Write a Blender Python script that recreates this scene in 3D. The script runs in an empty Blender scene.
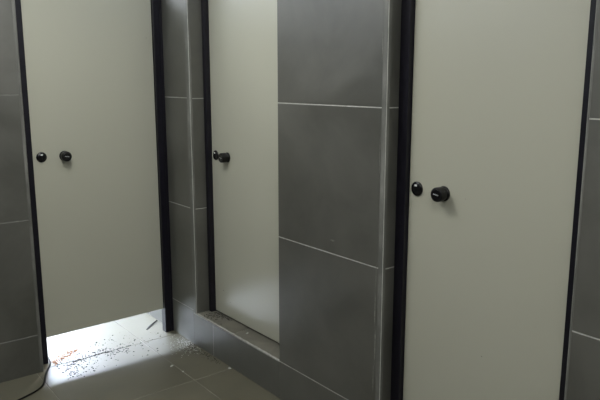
import bpy, bmesh, math, random
from mathutils import Vector, Matrix

# ------------------------------------------------------------------ camera
sc = bpy.context.scene
col = sc.collection
random.seed(7)

cam_d = bpy.data.cameras.new('camera')
cam = bpy.data.objects.new('camera', cam_d)
col.objects.link(cam)
cam_d.sensor_width = 36.0
cam_d.lens = 644.4 / 600 * 36.0
cam_d.clip_start = 0.02
YAW, PITCH = 0.667, 0.1852
CAM_H = 1.4883
cam.location = (0, 0, CAM_H)
cam.rotation_euler = (math.pi / 2 - PITCH, 0, -YAW)
sc.camera = cam

# ------------------------------------------------------------------ light
sc.view_settings.view_transform = 'Standard'
sc.view_settings.look = 'None'
sc.view_settings.gamma = 1.0
sc.view_settings.exposure = 0.0
sc.view_settings.use_curve_mapping = False

world = bpy.data.worlds.new('world')
world.use_nodes = True
world.node_tree.nodes['Background'].inputs[0].default_value = (0.75, 0.85, 1.0, 1)
world.node_tree.nodes['Background'].inputs[1].default_value = 0.6
sc.world = world


def lamp(name, kind, loc, direction, energy, color, **kw):
    d = bpy.data.lights.new(name, kind)
    d.energy = energy
    d.color = color
    for k, v in kw.items():
        setattr(d, k, v)
    o = bpy.data.objects.new(name, d)
    col.objects.link(o)
    o.location = loc
    o.rotation_euler = Vector(direction).to_track_quat('-Z', 'Y').to_euler()
    return o


# low sun that comes in through the window of the room behind the left door
SUN_EL = math.radians(20.5)
lamp('sun', 'SUN', (6, 9, 5), (-0.6 * math.cos(SUN_EL), -0.8 * math.cos(SUN_EL), -math.sin(SUN_EL)),
     4.0, (1.0, 0.88, 0.72), angle=math.radians(0.6))
# sky seen through that window
WY = 6.4
lamp('window_and_fill_light', 'AREA', (0.40, WY - 0.02, 1.62), (0.14, -1, -0.42), 570.0, (0.75, 0.84, 1.0),
     shape='RECTANGLE', size=3.7, size_y=0.19)
lamp('window_and_fill_light', 'AREA', (1.2, WY - 0.02, 2.10), (0, -1, 0.0), 20.0, (0.86, 0.92, 1.0),  # added fill above the window opening, brightens the upper walls
     shape='RECTANGLE', size=4.0, size_y=0.35)
# ceiling panel of the washroom (its fitting is built further down)
PANEL = (0.72, 2.2, 2.40)
lamp('panel_and_fill_light', 'AREA', (PANEL[0], PANEL[1], PANEL[2] - 0.045), (0, 0, -1), 12.8, (1.0, 0.99, 0.93),
     shape='RECTANGLE', size=0.5, size_y=0.9)
PANEL2 = (0.55, 0.35, 2.40)
lamp('panel_and_fill_light', 'AREA', (PANEL2[0], PANEL2[1], PANEL2[2] - 0.045), (0, 0, -1), 10.5, (1.0, 0.99, 0.93),
     shape='RECTANGLE', size=0.5, size_y=0.9)
# added fill behind the viewer, no window there; lifts the upper tiles
lamp('window_and_fill_light', 'AREA', (0.6, -1.47, 2.17), (0, 1, -0.1), 8.5, (0.88, 0.94, 1.0),
     shape='RECTANGLE', size=3.4, size_y=0.36)
# added fill panel behind the left door, brightens the upper walls
STALL_FILL = (1.15, 4.30, 2.40)
lamp('panel_and_fill_light', 'AREA', (STALL_FILL[0], STALL_FILL[1], STALL_FILL[2] - 0.045), (0, 0, -1), 19.0, (0.86, 0.93, 1.0),
     shape='RECTANGLE', size=0.5, size_y=0.9)


# ------------------------------------------------------------------ materials
def new_mat(name, color, rough=0.5, metal=0.0, spec=0.5):
    m = bpy.data.materials.new(name)
    m.use_nodes = True
    b = m.node_tree.nodes['Principled BSDF']
    b.inputs['Base Color'].default_value = (*color, 1)
    b.inputs['Roughness'].default_value = rough
    b.inputs['Metallic'].default_value = metal
    b.inputs['Specular IOR Level'].default_value = spec
    return m, m.node_tree, b


def noisy(name, c1, c2, scale, rough, detail=5, r2=None, bump=0.0, island=0.0, metal=0.0, spec=0.5, stretch=(1, 1, 1),
          lo=0.35, hi=0.68, bscale=None):
    m, nt, b = new_mat(name, c1, rough, metal, spec)
    N, L = nt.nodes, nt.links
    tc = N.new('ShaderNodeTexCoord')
    mp = N.new('ShaderNodeMapping')
    mp.inputs['Scale'].default_value = stretch
    L.new(tc.outputs['Object'], mp.inputs['Vector'])
    n = N.new('ShaderNodeTexNoise')
    n.inputs['Scale'].default_value = scale
    n.inputs['Detail'].default_value = detail
    n.inputs['Roughness'].default_value = 0.6
    n.inputs['Distortion'].default_value = 0.4
    L.new(mp.outputs[0], n.inputs['Vector'])
    r = N.new('ShaderNodeMapRange')
    r.inputs['From Min'].default_value = lo
    r.inputs['From Max'].default_value = hi
    L.new(n.outputs['Fac'], r.inputs['Value'])
    fac = r.outputs[0]
    if island:
        g = N.new('ShaderNodeNewGeometry')
        a = N.new('ShaderNodeMath'); a.operation = 'MULTIPLY_ADD'
        a.inputs[1].default_value = island
        L.new(g.outputs['Random Per Island'], a.inputs[0])
        s = N.new('ShaderNodeMath'); s.operation = 'MULTIPLY'
        s.inputs[1].default_value = 1 - island
        L.new(fac, s.inputs[0])
        L.new(s.outputs[0], a.inputs[2])
        fac = a.outputs[0]
    mx = N.new('ShaderNodeMix'); mx.data_type = 'RGBA'
    mx.inputs['A'].default_value = (*c1, 1)
    mx.inputs['B'].default_value = (*c2, 1)
    L.new(fac, mx.inputs['Factor'])
    L.new(mx.outputs['Result'], b.inputs['Base Color'])
    if r2 is not None:
        rr = N.new('ShaderNodeMapRange')
        rr.inputs['From Min'].default_value = lo
        rr.inputs['From Max'].default_value = hi
        rr.inputs['To Min'].default_value = rough
        rr.inputs['To Max'].default_value = r2
        L.new(n.outputs['Fac'], rr.inputs['Value'])
        L.new(rr.outputs[0], b.inputs['Roughness'])
    if bump:
        n2 = N.new('ShaderNodeTexNoise')
        n2.inputs['Scale'].default_value = bscale or scale * 12
        n2.inputs['Detail'].default_value = 4
        L.new(tc.outputs['Object'], n2.inputs['Vector'])
        bp = N.new('ShaderNodeBump')
        bp.inputs['Strength'].default_value = bump
        bp.inputs['Distance'].default_value = 0.002
        L.new(n2.outputs['Fac'], bp.inputs['Height'])
        L.new(bp.outputs[0], b.inputs['Normal'])
    return m


TILE = noisy('grey_porcelain_tile', (0.064, 0.064, 0.054), (0.118, 0.118, 0.103), 3.2, 0.40, r2=0.50, spec=1.0, island=0.25, bump=0.08)
FLOOR_TILE = noisy('grey_floor_tile', (0.098, 0.092, 0.064), (0.152, 0.144, 0.104), 3.0, 0.42, r2=0.55, island=0.25, bump=0.10)
GROUT = noisy('pale_grout', (0.42, 0.42, 0.39), (0.60, 0.60, 0.56), 25, 0.9, bump=0.5)
GROUT_DULL = noisy('dull_grout', (0.16, 0.16, 0.15), (0.30, 0.30, 0.28), 12, 0.9, bump=0.5)
FLOOR_GROUT = noisy('dirty_floor_grout', (0.10, 0.096, 0.075), (0.34, 0.325, 0.28), 5, 0.9, bump=0.5)
TRIM = noisy('worn_grey_tile_trim', (0.13, 0.132, 0.120), (0.27, 0.27, 0.25), 9, 0.42, r2=0.6, stretch=(1, 1, 0.35), bump=0.3, lo=0.45, hi=0.75)
SILL = noisy('dusty_grey_ledge_tile', (0.105, 0.100, 0.080), (0.175, 0.167, 0.137), 9, 0.5, r2=0.65, bump=0.2)
LAMINATE = noisy('off_white_laminate', (0.466, 0.464, 0.384), (0.474, 0.472, 0.392), 1.5, 0.29, detail=0, spec=0.8, lo=0.2, hi=0.8)
LAM_EDGE = noisy('laminate_edge_band', (0.42, 0.42, 0.37), (0.48, 0.48, 0.42), 30, 0.4)
ALU = noisy('black_powder_coated_aluminium', (0.006, 0.0055, 0.010), (0.010, 0.009, 0.016), 40, 0.33, spec=0.40, r2=0.42)
RUBBER = noisy('black_rubber_gasket', (0.006, 0.006, 0.006), (0.012, 0.012, 0.011), 60, 0.7)
PLASTIC = noisy('black_nylon', (0.004, 0.004, 0.004), (0.007, 0.007, 0.0065), 80, 0.40, r2=0.46, spec=0.35)
GLOSS = noisy('gloss_black_plastic', (0.006, 0.006, 0.007), (0.009, 0.009, 0.010), 80, 0.12)
MARK = noisy('pale_printed_mark', (0.75, 0.75, 0.75), (0.8, 0.8, 0.8), 200, 0.5)
STEEL = noisy('brushed_steel', (0.45, 0.45, 0.45), (0.6, 0.6, 0.6), 90, 0.35, metal=1.0)
PAINT = noisy('white_ceiling_paint', (0.70, 0.70, 0.67), (0.76, 0.76, 0.73), 4, 0.85, bump=0.1)
WHITE_METAL = noisy('white_enamelled_metal', (0.75, 0.75, 0.75), (0.8, 0.8, 0.8), 30, 0.4)
CABLE = noisy('black_cable_sheath', (0.005, 0.005, 0.005), (0.008, 0.008, 0.008), 60, 0.6, spec=0.2)
CRUMB_DARK = noisy('dark_grit', (0.012, 0.011, 0.010), (0.05, 0.045, 0.04), 60, 0.9)
CRUMB_PALE = noisy('pale_mortar_crumbs', (0.40, 0.40, 0.375), (0.62, 0.62, 0.60), 60, 0.9)
CRUMB_TAN = noisy('tan_sawdust_crumbs', (0.20, 0.055, 0.010), (0.34, 0.14, 0.035), 60, 0.9)
SMUDGE = noisy('grey_scuff', (0.22, 0.21, 0.18), (0.34, 0.33, 0.29), 200, 0.7)
SMEAR = noisy('thin_mortar_film', (0.14, 0.14, 0.125), (0.30, 0.30, 0.275), 45, 0.7)
SCUFF = noisy('pale_mortar_smear', (0.30, 0.30, 0.28), (0.45, 0.45, 0.42), 60, 0.9)

diff, nt, b = new_mat('lamp_diffuser', (0.9, 0.9, 0.88), 0.4)
b.inputs['Emission Color'].default_value = (1.0, 0.99, 0.93, 1)
b.inputs['Emission Strength'].default_value = 5.0
glass, nt, b = new_mat('window_glass', (0.95, 0.97, 0.97), 0.03)
b.inputs['Transmission Weight'].default_value = 1.0
b.inputs['IOR'].default_value = 1.0
b.inputs['Alpha'].default_value = 0.15


# ------------------------------------------------------------------ mesh helpers
def box(bm, x0, x1, y0, y1, z0, z1, bevel=0.0, seg=1, mat=0):
    vs = [bm.verts.new((x, y, z)) for x in (x0, x1) for y in (y0, y1) for z in (z0, z1)]
    F = [(0, 1, 3, 2), (4, 6, 7, 5), (0, 4, 5, 1), (2, 3, 7, 6), (0, 2, 6, 4), (1, 5, 7, 3)]
    fs = [bm.faces.new([vs[i] for i in f]) for f in F]
    for f in fs:
        f.material_index = mat
    if bevel:
        es = {e for f in fs for e in f.edges}
        r = bmesh.ops.bevel(bm, geom=list(es), offset=bevel, segments=seg, affect='EDGES', profile=0.5)
        for f in r['faces']:
            f.material_index = mat
    return fs


def ring(bm, c, ax, u, v, r):
    n = 40
    return [bm.verts.new(c + (u * math.cos(t) + v * math.sin(t)) * r) for t in
            [2 * math.pi * k / n for k in range(n)]]


def lathe(bm, base, axis, prof, mat=0):
    """prof = [(distance along axis, radius)] from the door outwards"""
    axis = Vector(axis).normalized()
    u = axis.orthogonal().normalized(); v = axis.cross(u)
    rs = [ring(bm, Vector(base) + axis * d, axis, u, v, r) for d, r in prof]
    for a, b2 in zip(rs, rs[1:]):
        for k in range(len(a)):
            f = bm.faces.new((a[k], a[(k + 1) % len(a)], b2[(k + 1) % len(a)], b2[k]))
            f.smooth = True; f.material_index = mat
    bm.faces.new(rs[-1]).material_index = mat
    bm.faces.new(list(reversed(rs[0]))).material_index = mat


def obj(name, bm, mats, parent=None, loc=(0, 0, 0), **props):
    """links bm (built in world coordinates) as one mesh object with its origin at loc"""
    loc = Vector(loc)
    bmesh.ops.recalc_face_normals(bm, faces=bm.faces)
    bmesh.ops.translate(bm, verts=bm.verts, vec=-loc)
    me = bpy.data.meshes.new(name)
    bm.to_mesh(me); bm.free()
    for m in (mats if isinstance(mats, (list, tuple)) else [mats]):
        me.materials.append(m)
    o = bpy.data.objects.new(name, me)
    col.objects.link(o)
    if parent is not None:
        o.parent = parent
        o.location = loc - world_loc(parent)
    else:
        o.location = loc
    for k, v in props.items():
        o[k] = v
    return o


def world_loc(o):
    p = Vector((0, 0, 0))
    while o is not None:
        p += Vector(o.location); o = o.parent
    return p


def empty(name, loc, **props):
    o = bpy.data.objects.new(name, None)
    o.empty_display_size = 0.1
    col.objects.link(o)
    o.location = loc
    for k, v in props.items():
        o[k] = v
    return o


def cells(a0, a1, joints):
    js = [a0] + [j for j in sorted(joints) if a0 + 0.012 < j < a1 - 0.012] + [a1]
    return list(zip(js, js[1:]))


G = 0.0020    # half a grout joint
T = 0.009     # tile thickness


def tiles(bm, axis, face, sign, ar, zr, aj, zj, bev=0.0008, top=True):
    """porcelain tiles on a wall face. axis 'x': the face is x=face and tiles run along y;
    sign = direction the face looks; material slot 1"""
    if top and zr[1] > TT:
        f0, f1 = sorted((face + sign * 0.001, face - sign * T))
        if axis == 'x':
            box(bm, f0, f1, ar[0], ar[1], TT + 0.001, zr[1], 0, 1, 2)
        else:
            box(bm, ar[0], ar[1], f0, f1, TT + 0.001, zr[1], 0, 1, 2)
        zr = (zr[0], TT)
    for a0, a1 in cells(ar[0], ar[1], aj):
        for z0, z1 in cells(zr[0], zr[1], zj):
            A0 = a0 + (G if a0 > ar[0] + 1e-6 else 0); A1 = a1 - (G if a1 < ar[1] - 1e-6 else 0)
            Z0 = z0 + (G if z0 > zr[0] + 1e-6 else 0.0); Z1 = z1 - (G if z1 < zr[1] - 1e-6 else 0)
            f0, f1 = sorted((face, face - sign * T))
            if axis == 'x':
                box(bm, f0, f1, A0, A1, Z0, Z1, bev, 1, 1)
            else:
                box(bm, A0, A1, f0, f1, Z0, Z1, bev, 1, 1)


# ------------------------------------------------------------------ dimensions
XW = 1.6746          # tile face of the wall on the right
YB = 3.2715          # tile face of the wall at the back
CEIL = 2.44
TT = 1.99            # top of the tiling, painted plaster above
ZJ = [0.190, 0.790, 1.388]
ZJB = [0.205, 0.806, 1.416]
g = 0.0012           # backing sits this far behind the tile faces

# ------------------------------------------------------------------ structure
# floor
bm = bmesh.new()
X0, X1, Y0, Y1 = -1.5, 3.6, -1.5, WY
box(bm, X0, X1, Y0, Y1 + 0.15, -0.12, -0.0012, mat=0)
xs = [1.452 + 0.6 * k for k in range(-6, 5)]
ys = [2.702 + 0.6 * k for k in range(-8, 8)]
for a0, a1 in cells(X0, X1, xs):
    for b0, b1 in cells(Y0, Y1, ys):
        box(bm, a0 + G, a1 - G, b0 + G, b1 - G, -0.010, 0.0, 0.0006, 1, 1)
obj('floor', bm, [FLOOR_GROUT, FLOOR_TILE], kind='structure', category='floor',
    label='grey tiled floor with dust and a patch of bright light under the left door')

# ceiling
bm = bmesh.new()
box(bm, X0 - 0.1, X1 + 0.1, Y0 - 0.1, WY + 0.15, CEIL, CEIL + 0.1)
obj('ceiling', bm, PAINT, kind='structure', category='ceiling', label='plain white ceiling above the cubicles')

# near part of the right-hand wall (right edge of the picture)
YN = 0.890
bm = bmesh.new()
box(bm, XW + g, 1.80, Y0, YN - g - 0.004, 0, CEIL)
tiles(bm, 'x', XW, -1, (Y0, YN - 0.009), (0, CEIL), [0.27, -0.33, -0.93], [z - 0.003 for z in ZJ])
obj('wall_right', bm, [GROUT, TILE, PAINT], kind='structure', category='wall',
    label='grey tiled wall right of the rightmost cubicle door')

# centre pier between the two right-hand doors
YC0, YC1 = 1.628, 2.2835
bm = bmesh.new()
box(bm, XW + g, 1.86, YC0 + g, YC1 - g, 0, CEIL)
box(bm, 1.86, 3.3, 1.86, 2.00, 0, CEIL)
tiles(bm, 'x', XW, -1, (YC0 + 0.024, YC1), (0, CEIL), [], ZJ)
tiles(bm, 'y', YC0, -1, (XW + 0.014, 1.86), (0, CEIL), [], ZJ)
tiles(bm, 'y', YC1, 1, (XW + 0.010, 1.86), (0, CEIL), [], ZJ)
obj('wall_centre', bm, [GROUT, TILE, PAINT], kind='structure', category='wall',
    label='wide grey tiled pier between the middle and the right cubicle door')

# far pier between the middle door and the back corner; it runs on behind the left door
YF = 3.068
bm = bmesh.new()
box(bm, XW + g, 1.86, YF + g, 3.92, 0, CEIL)
box(bm, 1.86, 3.3, 3.78, 3.92, 0, CEIL)
tiles(bm, 'x', XW, -1, (YF + 0.034, 3.92), (0, CEIL), [3.69], [z + 0.003 for z in ZJ[1:]] + [0.204])
tiles(bm, 'y', YF, -1, (XW + 0.014, 1.86), (0, CEIL), [], ZJ)
obj('wall_far', bm, [GROUT, TILE, PAINT], kind='structure', category='wall',
    label='narrow grey tiled pier between the left and the middle cubicle door')

# back wall, left of the left door
XB = 0.878
bm = bmesh.new()
box(bm, X0, XB - g - 0.006, YB + g, 3.43, 0, TT)
tiles(bm, 'y', YB, -1, (X0, XB - 0.006), (0, TT), [0.28, -0.32, -0.92], ZJB)
tiles(bm, 'x', XB + 0.002, 1, (YB + 0.014, 3.43), (0, TT), [], ZJB)
obj('wall_back', bm, [GROUT_DULL, TILE, PAINT], kind='structure', category='wall',
    label='dark grey tiled wall left of the left cubicle door')

# walls of the washroom behind the camera
bm = bmesh.new()
box(bm, X0 - 0.12, X0, Y0 - 0.1, WY + 0.15, 0, CEIL)
tiles(bm, 'x', X0 + 0.009, 1, (Y0, 3.27), (0, CEIL), ys, ZJ)
obj('wall_left', bm, [GROUT, TILE, PAINT], kind='structure', category='wall', label='grey tiled wall facing the cubicle doors')
bm = bmesh.new()
box(bm, X0, X1 + 0.12, Y0 - 0.12, Y0, 0, CEIL)
tiles(bm, 'y', Y0 + 0.009, 1, (X0, XW), (0, CEIL), xs, ZJ)
obj('wall_front', bm, [GROUT, TILE, PAINT], kind='structure', category='wall', label='grey tiled wall behind the viewer')
# outer walls behind the cubicles
bm = bmesh.new()
box(bm, 3.3, 3.42, Y0, 3.92, 0, CEIL)
obj('wall_outer', bm, [PAINT], kind='structure', category='wall', label='plain wall at the back of the right-hand cubicles')
bm = bmesh.new()
box(bm, 3.6, 3.72, 3.80, WY + 0.15, 0, CEIL)
obj('wall_outer', bm, [PAINT], kind='structure', category='wall', label='plain side wall of the room behind the left door')
# wall with the window, far behind the left door
WX0, WX1, WZ0, WZ1 = -1.30, 3.32, 1.15, 1.78
bm = bmesh.new()
box(bm, X0, 3.6, WY, WY + 0.12, 0, WZ0)
box(bm, X0, 3.6, WY, WY + 0.12, WZ1, CEIL)
box(bm, X0, WX0, WY, WY + 0.12, WZ0, WZ1)
box(bm, WX1, 3.6, WY, WY + 0.12, WZ0, WZ1)
obj('wall_window', bm, [PAINT], kind='structure', category='wall', label='plain wall with a wide window behind the left door')
wf = bmesh.new()
for a in ((WX0, WX1, WZ0, WZ0 + 0.03), (WX0, WX1, WZ1 - 0.03, WZ1), (WX0, WX0 + 0.03, WZ0, WZ1)):
    box(wf, a[0], a[1], WY + 0.03, WY + 0.07, a[2], a[3], 0.002)
obj('window_1', wf, WHITE_METAL, kind='structure', category='window',
    label='wide low window of the room behind the left door', loc=((WX0 + WX1) / 2, WY + 0.05, WZ0))


# corner trims: rounded tile-edge profiles
def trim(name, cx, cy, sx, sy, z0, z1, label, rx=0.014, ry=0.014, q=0.007, segs=6):
    """rounded corner profile; (cx, cy) is the outer corner, the legs reach rx and ry into the walls"""
    bm = bmesh.new()
    pts = [(cx + sx * rx, cy + sy * 0.008), (cx + sx * rx, cy)]
    for k in range(0, segs + 1):
        t = math.pi / 2 * k / segs
        pts.append((cx + sx * (q - q * math.sin(t)), cy + sy * (q - q * math.cos(t))))
    pts += [(cx, cy + sy * ry), (cx + sx * 0.008, cy + sy * ry), (cx + sx * 0.008, cy + sy * 0.008)]
    lo = [bm.verts.new((x, y, z0)) for x, y in pts]
    n = 30
    prev = lo
    bm.faces.new(list(reversed(lo)))
    for i in range(1, n + 1):
        z = z0 + (z1 - z0) * i / n
        cur = [bm.verts.new((x, y, z)) for x, y in pts]
        for k in range(len(pts)):
            bm.faces.new((prev[k], prev[(k + 1) % len(pts)], cur[(k + 1) % len(pts)], cur[k]))
        prev = cur
    bm.faces.new(prev)
    obj(name, bm, TRIM, kind='structure', category='trim', label=label, loc=(cx, cy, z0))


trim('trim_1', XW, YC0, 1, 1, 0, TT, 'pale worn corner strip on the wide pier beside the right door', ry=0.024)
trim('trim_2', XW, YF, 1, 1, 0.192, TT, 'pale corner strip on the narrow pier beside the middle door', ry=0.034)
trim('trim_3', XB + 0.010, YB, -1, 1, 0, TT, 'pale corner strip left of the left cubicle door', rx=0.016)
trim('trim_4', XW, YN, 1, -1, 0, TT, 'pale corner strip on the wall right of the right cubicle door', ry=0.009)


# mortar smears left on the wide pier
def smear(y, z, w, h, lab, par):
    bm = bmesh.new()
    n = 26
    lo, hi = [], []
    for k in range(n):
        t = 2 * math.pi * k / n
        rr = 0.55 + 0.6 * random.random()
        a, b2 = w * rr * math.cos(t), h * (0.8 + 0.25 * random.random()) * math.sin(t)
        lo.append(bm.verts.new((XW + 0.0004, y + a, z + b2)))
        hi.append(bm.verts.new((XW - 0.0005, y + a * 0.7, z + b2 * 0.9)))
    bm.faces.new(hi); bm.faces.new(list(reversed(lo)))
    for k in range(n):
        bm.faces.new((lo[k], lo[(k + 1) % n], hi[(k + 1) % n], hi[k]))
    obj('mortar_smear', bm, SMEAR, par, loc=(XW, y, z), label=lab)


pier = bpy.data.objects['wall_centre']
for y, z, w, h in ((1.664, 0.62, 0.0035, 0.07), (1.660, 0.47, 0.0045, 0.075), (1.666, 0.34, 0.003, 0.06), (1.662, 0.76, 0.002, 0.05),
                   (1.657, 1.20, 0.0015, 0.09), (1.655, 1.60, 0.0015, 0.06)):
    smear(y, z, w, h, 'thin pale mortar smear beside the corner strip', pier)
smear(1.915, 0.845, 0.016, 0.0035, 'short pale scuff above the tile joint', pier)


# raised tiled ledges below the middle and right doors
def ledge(name, y0, y1, joints, label):
    bm = bmesh.new()
    box(bm, XW + g, 1.86, y0, y1, 0, 0.188)
    tiles(bm, 'x', XW, -1, (y0 + 0.001, y1), (0, 0.186), joints, [])
    # top slabs
    for a0, a1 in cells(y0, y1, [y0 + 0.42]):
        box(bm, XW + 0.009, 1.86, a0 + G, a1 - G, 0.180, 0.190, 0.001, 1, 2)
    # uneven mortar bead along the front edge
    n = 60
    prev = None
    for i in range(n + 1):
        y = y0 + (y1 - y0) * i / n
        w = 0.0035 + 0.0035 * random.random()
        h = 0.0010 + 0.0015 * random.random()
        c = [bm.verts.new((XW - 0.0008, y, 0.1865 - w * 0.5)), bm.verts.new((XW + 0.001, y, 0.190 + h)),
             bm.verts.new((XW + 0.006 + w, y, 0.1905 + h * 0.4)), bm.verts.new((XW + 0.008, y, 0.182))]
        if prev:
            for k in range(4):
                f = bm.faces.new((prev[k], prev[(k + 1) % 4], c[(k + 1) % 4], c[k])); f.material_index = 3; f.smooth = True
        prev = c
    obj(name, bm, [GROUT, TILE, SILL, SCUFF], kind='structure', category='ledge', label=label, loc=(XW, (y0 + y1) / 2, 0))


ledge('trim_5', YC1, YF + 0.033, [2.890], 'raised grey tiled ledge below the middle cubicle door')
ledge('trim_6', YN - 0.005, YC0, [1.25], 'raised tiled ledge below the right cubicle door')


# ------------------------------------------------------------------ doors
def jamb(parent, axis, face, a0, a1, z0, z1, groove=None, depth=0.045, label=None,
         leafc=0.0, stopd=0.0):
    """black extruded profile; axis 'x': faces -x, spans a0..a1 in y. axis 'y': faces -y, spans a0..a1 in x"""
    bm = bmesh.new()
    spans = [(a0, a1)]
    if groove:
        spans = [(a0, groove - 0.0018), (groove + 0.0018, a1)]
    def bb(p0, p1, q0, q1, m):
        if axis == 'x':
            box(bm, q0, q1, p0, p1, z0, z1, 0.0015, 2, m)
        else:
            box(bm, p0, p1, q0, q1, z0, z1, 0.0015, 2, m)
    for s in spans:
        bb(s[0], s[1], face, face + depth, 0)
    if groove:
        bb(groove - 0.003, groove + 0.003, face + 0.006, face + depth - 0.002, 1)
    # rebate stop behind the edge of the leaf
    mid = leafc
    if (a0 + a1) / 2 < mid:
        s0, s1 = a1 - 0.004, a1 + 0.012
    else:
        s0, s1 = a0 - 0.012, a0 + 0.004
    q0, q1 = stopd, stopd + 0.012
    if axis == 'x':
        box(bm, q0, q1, s0, s1, max(z0, 0.21), z1, 0.0008, 1, 0)
    else:
        box(bm, s0, s1, q0, q1, max(z0, 0.17), z1, 0.0008, 1, 0)
    c = (face, (a0 + a1) / 2, z0) if axis == 'x' else ((a0 + a1) / 2, face, z0)
    o = obj('door_frame_post', bm, [ALU, RUBBER], parent, loc=c)
    if label:
        o['label'] = label
    return o


def door(name, axis, face, a0, a1, z0, z1, knob, indicator, hz, jambs, hsgn, jz, label, marks=(), jface=None):
    """leaf with front at 'face', spans a0..a1; knob / indicator are positions along the span"""
    base = (face, (a0 + a1) / 2, z0) if axis == 'x' else ((a0 + a1) / 2, face, z0)
    e = empty(name, base, kind='structure', category='door', label=label)
    P = (lambda a, d, z: Vector((face - d, a, z))) if axis == 'x' else (lambda a, d, z: Vector((a, face - d, z)))
    ax = Vector((-1, 0, 0)) if axis == 'x' else Vector((0, -1, 0))
    bm = bmesh.new()
    th = 0.013
    if axis == 'x':
        box(bm, face, face + th, a0, a1, z0, z1, 0.0012, 2, 0)
    else:
        box(bm, a0, a1, face, face + th, z0, z1, 0.0012, 2, 0)
    for vtx in bm.verts:          # the leaf hangs a little out of square
        if axis == 'y' and vtx.co.z < z0 + 0.1:
            vtx.co.z += 0.008 * (vtx.co.x - a0) / (a1 - a0) - 0.004
    leaf = obj('door_panel', bm, [LAMINATE], e, loc=base)
    # small scuffs in the laminate
    for (a, z, w, h, ang) in marks:
        bm = bmesh.new()
        n = 9
        c, s = math.cos(ang), math.sin(ang)
        lo, hi = [], []
        for k in range(n):
            t = 2 * math.pi * k / n
            rr = 0.75 + 0.4 * random.random()
            u, v = w * rr * math.cos(t), h * rr * math.sin(t)
            lo.append(bm.verts.new(P(a + u * c - v * s, -0.0005, z + u * s + v * c)))
            hi.append(bm.verts.new(P(a + (u * c - v * s) * .8, 0.0006, z + (u * s + v * c) * .8)))
        bm.faces.new(hi); bm.faces.new(list(reversed(lo)))
        for k in range(n):
            bm.faces.new((lo[k], lo[(k + 1) % n], hi[(k + 1) % n], hi[k]))
        obj('scuff_mark', bm, SMUDGE, leaf, loc=P(a, 0, z), label='small dark chip in the laminate')
    for (p0, p1, gr) in jambs:
        jamb(e, axis, jface, p0, p1, jz, z1 + 0.15, gr, leafc=(a0 + a1) / 2, stopd=face + 0.0145)
    # head rail across the top
    bm = bmesh.new()
    q0, q1 = min(j[0] for j in jambs), max(j[1] for j in jambs)
    if axis == 'x':
        box(bm, jface, jface + 0.045, q0, q1, z1 + 0.151, z1 + 0.19, 0.0015, 2)
    else:
        box(bm, q0, q1, jface, jface + 0.045, z1 + 0.151, z1 + 0.19, 0.0015, 2)
    obj('head_rail', bm, ALU, e, loc=(base[0], base[1], z1 + 0.151))
    # knob
    bm = bmesh.new()
    kb = P(knob, -0.0004, hz)
    R = 0.0255
    lathe(bm, kb, ax, [(0, R + 0.001), (0.003, R + 0.001), (0.0045, R - 0.0005), (0.006, R - 0.004), (0.012, R - 0.005),
                       (0.014, R - 0.001), (0.017, R), (0.039, R), (0.0425, R - 0.0012), (0.0440, R - 0.0045),
                       (0.0436, R - 0.0060)])
    k = obj('door_knob', bm, PLASTIC, e, loc=P(knob, 0, hz))
    bm = bmesh.new()
    lathe(bm, kb + ax * 0.0432, ax, [(0, R - 0.0062), (0.0006, R - 0.0064), (0.0009, R - 0.0075)])
    kf = obj('knob_face', bm, GLOSS, k, loc=kb + ax * 0.0432)
    # faint printed line of tiny strokes on the knob face
    bm = bmesh.new()
    u = Vector((0, -1, 0)) if axis == 'x' else Vector((1, 0, 0))
    up = Vector((0, 0, 1))
    rot = math.radians(-9)
    U = u * math.cos(rot) + up * math.sin(rot); V = up * math.cos(rot) - u * math.sin(rot)
    o0 = kb + ax * 0.0439
    def stroke(a, b2, c, d):
        cs = [o0 + U * p + V * q + ax * w for w in (0, 0.0006) for p, q in ((a, c), (b2, c), (b2, d), (a, d))]
        vs = [bm.verts.new(p) for p in cs]
        for f in ((0, 1, 2, 3), (4, 7, 6, 5), (0, 4, 5, 1), (1, 5, 6, 2), (2, 6, 7, 3), (3, 7, 4, 0)):
            bm.faces.new([vs[i] for i in f])
    for i in range(7):
        a = -0.0112 + i * 0.0033
        stroke(a, a + 0.0009, -0.0018, 0.0018)
        if i % 2 == 0:
            stroke(a + 0.0009, a + 0.0023, 0.0008, 0.0018)
        else:
            stroke(a + 0.0009, a + 0.0023, -0.0018, -0.0008)
    obj('printed_mark', bm, MARK, k, loc=o0, label='tiny pale printed line')
    # occupancy indicator: shallow dome with a small white spot
    bm = bmesh.new()
    ib = P(indicator, -0.0004, hz + 0.001)
    R = 0.0265
    prof = [(0, R), (0.003, R)] + [(0.003 + 0.0075 * math.sin(t), R * math.cos(t) * 0.985 + 0.0002) for t in
                                   [math.pi / 2 * q / 9 for q in range(1, 9)]]
    lathe(bm, ib, ax, prof)
    ind = obj('occupancy_indicator', bm, GLOSS, e, loc=P(indicator, 0, hz + 0.001))
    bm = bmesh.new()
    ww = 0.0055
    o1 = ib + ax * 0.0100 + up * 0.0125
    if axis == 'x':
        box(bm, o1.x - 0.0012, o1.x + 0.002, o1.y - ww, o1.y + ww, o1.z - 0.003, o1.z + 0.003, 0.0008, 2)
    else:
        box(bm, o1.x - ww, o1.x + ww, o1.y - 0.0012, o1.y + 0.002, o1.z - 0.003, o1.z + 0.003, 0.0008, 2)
    obj('indicator_spot', bm, WHITE_METAL, ind, loc=o1, label='small white spot on the indicator')
    return e


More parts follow.
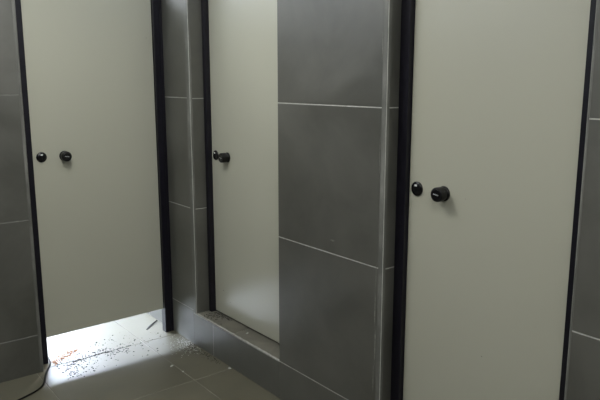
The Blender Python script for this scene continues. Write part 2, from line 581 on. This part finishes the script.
DT = 1.93   # top of the door leaves
door('door_1', 'y', 3.375, 0.9385, 1.6205, 0.141, DT, 1.100, 0.984, 1.0975,
     [(0.893, 0.9365, None), (1.6225, XW, 1.662)], 1, 0.0,
     'off-white cubicle door at the left with bright light below it',
     marks=[(1.585, 1.71, 0.005, 0.0015, 0.8), (1.40, 1.79, 0.002, 0.001, 0.3)], jface=3.355)
door('door_2', 'x', 1.785, 2.2885, 3.0405, 0.199, DT, 2.882, 2.999, 1.085,
     [(3.0430, YF, None), (YC1 - 0.02, 2.2860, None)], 1, 0.19,
     'off-white cubicle door in the middle, partly hidden by the wide tiled pier',
     marks=[(2.955, 0.335, 0.0035, 0.005, 0.2), (2.885, 0.285, 0.003, 0.004, 0.6)], jface=1.757)
door('door_3', 'x', 1.755, 0.9380, 1.5810, 0.205, DT, 1.421, 1.543, 1.0985,
     [(1.5835, YC0, None), (YN + 0.002, 0.9360, None)], 1, 0.19,
     'off-white cubicle door at the right, the widest and nearest',
     marks=[(1.232, 0.563, 0.003, 0.0025, 0.4), (1.33, 1.092, 0.0015, 0.002, 0.0)], jface=1.735)


# ------------------------------------------------------------------ things on the floor
def cable(points, r):
    cu = bpy.data.curves.new('power_cable', 'CURVE')
    cu.dimensions = '3D'; cu.bevel_depth = r; cu.bevel_resolution = 4; cu.use_fill_caps = True
    sp = cu.splines.new('NURBS')
    sp.points.add(len(points) - 1)
    for p, q in zip(sp.points, points):
        p.co = (*q, 1)
    sp.use_endpoint_u = True; sp.order_u = 4; sp.resolution_u = 12
    o = bpy.data.objects.new('tmp', cu)
    col.objects.link(o)
    dg = bpy.context.evaluated_depsgraph_get()
    me = bpy.data.meshes.new_from_object(o.evaluated_get(dg))
    bpy.data.objects.remove(o)
    bm = bmesh.new(); bm.from_mesh(me)
    for f in bm.faces:
        f.smooth = True
    return bm


R = 0.0044
bm = cable([(0.99, 3.95, R), (0.965, 3.60, R), (0.957, 3.42, R), (0.945, 3.34, R), (0.912, 3.285, R), (0.886, 3.235, R),
            (0.864, 3.18, R), (0.842, 3.115, R), (0.800, 3.070, R), (0.745, 3.046, R), (0.68, 3.018, R), (0.58, 2.985, R),
            (0.43, 2.93, R), (0.30, 2.93, R)], R)
obj('power_cable', bm, CABLE, label='thin black cable running out beside the left door frame', category='cable',
    loc=(0.86, 3.17, 0))


def chip(bm, x, y, z, s, flat=0.5, mat=0, stretch=1.0, ang=None):
    """a small angular crumb lying on a surface at height z"""
    a = random.random() * 6.28 if ang is None else ang
    n = random.choice((5, 6, 7))
    c, sn = math.cos(a), math.sin(a)
    lo, hi = [], []
    for k in range(n):
        t = 2 * math.pi * k / n
        r = s * (0.7 + 0.5 * random.random())
        u, v = r * stretch * math.cos(t), r * math.sin(t)
        lo.append(bm.verts.new((x + u * c - v * sn, y + u * sn + v * c, z)))
        w = 0.6 + 0.2 * random.random()
        hi.append(bm.verts.new((x + (u * c - v * sn) * w, y + (u * sn + v * c) * w, z + s * flat * (0.8 + 0.5 * random.random()))))
    bm.faces.new(hi).material_index = mat
    bm.faces.new(list(reversed(lo))).material_index = mat
    for k in range(n):
        bm.faces.new((lo[k], lo[(k + 1) % n], hi[(k + 1) % n], hi[k])).material_index = mat


# dark grit scattered on the lit floor
bm = bmesh.new()
clusters = [(1.02, 3.25, 0.075, 0.07, 70), (1.10, 3.30, 0.09, 0.05, 45), (1.22, 3.30, 0.10, 0.04, 35),
            (1.30, 3.28, 0.05, 0.03, 20), (1.03, 3.17, 0.08, 0.05, 30), (1.0, 3.11, 0.05, 0.02, 16), (1.42, 3.35, 0.16, 0.10, 36),
            (1.10, 3.296, 0.05, 0.005, 30), (1.20, 3.304, 0.06, 0.006, 36), (1.34, 3.306, 0.07, 0.004, 16), (1.03, 3.275, 0.03, 0.01, 22), (1.22, 3.34, 0.05, 0.012, 24), (1.30, 3.44, 0.14, 0.05, 22), (1.30, 3.20, 0.2, 0.08, 26)]
for cx, cy, sx, sy, n in clusters:
    for i in range(int(n * 1.6)):
        x = random.gauss(cx, sx * 0.75); y = random.gauss(cy, sy * 0.75)
        if x < 0.955 or x > 1.60 or y > 3.70 or y < 3.07:
            continue
        chip(bm, x, y, 0.0002, random.choice((0.0012, 0.0018, 0.0024, 0.0032, 0.0046)), 0.4)
obj('grit', bm, CRUMB_DARK, kind='stuff', category='debris', loc=(1.1, 3.25, 0),
    label='dark grit scattered over the bright floor below the left door')

# tan crumbs at the foot of the left frame, thickened to suggest a warm glow
bm = bmesh.new()
for i in range(200):
    t = random.random()
    x = 0.95 + 0.17 * t + random.gauss(0, 0.012); y = 3.335 + 0.11 * t + random.gauss(0, 0.016)
    if x < 0.945:
        continue
    chip(bm, x, y, 0.0002, random.choice((0.0015, 0.0025, 0.0035, 0.0045)), 0.35)
obj('sawdust', bm, CRUMB_TAN, kind='stuff', category='debris', loc=(0.98, 3.36, 0),
    label='orange-brown crumbs and painted warm glow at the foot of the left door frame')

# pale loose crumbs heaped in the corner below the narrow pier
bm = bmesh.new()
for i in range(420):
    x = 1.665 - abs(random.gauss(0, 0.052)); y = random.gauss(3.11, 0.065)
    if x < 1.50:
        continue
    hgt = max(0, 0.014 * math.exp(-((1.66 - x) / 0.035) ** 2 - ((y - 3.11) / 0.05) ** 2))
    chip(bm, x, y, 0.0002 + hgt * random.random(), random.choice((0.0010, 0.0015, 0.002, 0.0028)), 0.6)
obj('mortar_crumbs', bm, CRUMB_PALE, kind='stuff', category='debris', loc=(1.64, 3.10, 0),
    label='pale crumbs heaped in the floor corner below the narrow pier')

# dark dirt along the foot of the ledge
bm = bmesh.new()
for i in range(240):
    y = 2.78 + 0.34 * random.random() ** 0.8
    x = 1.668 - abs(random.gauss(0, 0.035 * (0.3 + (y - 2.75) / 0.35)))
    chip(bm, x, y, 0.0002, random.choice((0.0012, 0.0018, 0.0026, 0.0034)), 0.4)
obj('corner_dirt', bm, CRUMB_DARK, kind='stuff', category='debris', loc=(1.64, 2.95, 0),
    label='dark dirt on the floor along the foot of the ledge')

# dirt on the ledge
bm = bmesh.new()
for i in range(150):
    y = 3.03 - abs(random.gauss(0, 0.07)); x = random.uniform(1.69, 1.778)
    if i % 3 == 0:
        y = random.uniform(2.86, 3.02); x = 1.772 + random.gauss(0, 0.004)
    chip(bm, min(x, 1.78), y, 0.1903, random.choice((0.0012, 0.002, 0.003, 0.0042)), 0.35)
obj('ledge_dirt', bm, CRUMB_DARK, kind='stuff', category='debris', loc=(1.73, 3.0, 0.19),
    label='dark dirt at the far end of the ledge below the middle door')

# dark offcut strip on the bright floor
bm = bmesh.new()
p0, p1 = Vector((1.552, 3.468, 0)), Vector((1.660, 3.548, 0))
n = 8
d = (p1 - p0).normalized(); s = Vector((-d.y, d.x, 0))
prev = None
for i in range(n + 1):
    t = i / n
    c = p0.lerp(p1, t) + s * 0.006 * math.sin(t * 3.1)
    w = 0.005 * (0.6 + 0.6 * math.sin(math.pi * min(1, t * 1.1 + 0.05)))
    lift = 0.0012 + 0.010 * t * t
    q = [bm.verts.new(c + s * w + Vector((0, 0, lift))), bm.verts.new(c - s * w + Vector((0, 0, lift * 0.6))),
         bm.verts.new(c - s * w + Vector((0, 0, lift * 0.6 + 0.003))), bm.verts.new(c + s * w + Vector((0, 0, lift + 0.003)))]
    if prev:
        for k in range(4):
            bm.faces.new((prev[k], prev[(k + 1) % 4], q[(k + 1) % 4], q[k]))
    else:
        bm.faces.new(q)
    prev = q
bm.faces.new(list(reversed(prev)))
bmesh.ops.translate(bm, verts=bm.verts, vec=(0, 0, -0.0006))
obj('rubber_offcut', bm, RUBBER, category='offcut', loc=(1.60, 3.50, 0),
    label='short black curled strip lying on the bright floor below the left door')

# single pale chips
for x, y, z, s, st, an, lab in (
        (1.438, 2.920, 0, 0.0060, 2.2, 0.2, 'pale elongated chip on the grey floor in front of the bright light'),
        (1.452, 2.822, 0, 0.0058, 1.0, 0.0, 'small round white chip beside the floor joint'),
        (1.662, 2.706, 0, 0.0072, 1.3, 2.0, 'white chip on the floor against the foot of the ledge'),
        (1.742, 2.655, 0.19, 0.0062, 1.5, 0.6, 'pale chip lying on top of the ledge below the middle door')):
    bm = bmesh.new()
    chip(bm, x, y, z + 0.0002, s, 0.5, 0, st, an)
    obj('mortar_chip', bm, CRUMB_PALE, category='chip', loc=(x, y, z), label=lab)


# ------------------------------------------------------------------ ceiling lights (above the picture), one an added fill
def ceiling_light(px, py, pz, lab):
    e = empty('ceiling_light', (px, py, pz + 0.0), label=lab, category='ceiling light', group='ceiling panel lights')
    bm = bmesh.new()
    for a in ((px - .28, px + .28, py - .48, py - .455), (px - .28, px + .28, py + .455, py + .48),
              (px - .28, px - .255, py - .455, py + .455), (px + .255, px + .28, py - .455, py + .455)):
        box(bm, *a, pz - 0.04, CEIL, 0.002)
    obj('lamp_frame', bm, WHITE_METAL, e, loc=(px, py, pz))
    bm = bmesh.new()
    box(bm, px - .254, px + .254, py - .454, py + .454, pz - 0.03, pz - 0.024)
    obj('diffuser', bm, diff, e, loc=(px, py, pz - 0.03))


ceiling_light(*PANEL, 'rectangular ceiling light panel nearest the left door')
ceiling_light(*PANEL2, 'rectangular ceiling light panel above the viewer')
ceiling_light(*STALL_FILL, 'added rectangular fill light panel above the cubicle behind the left door')
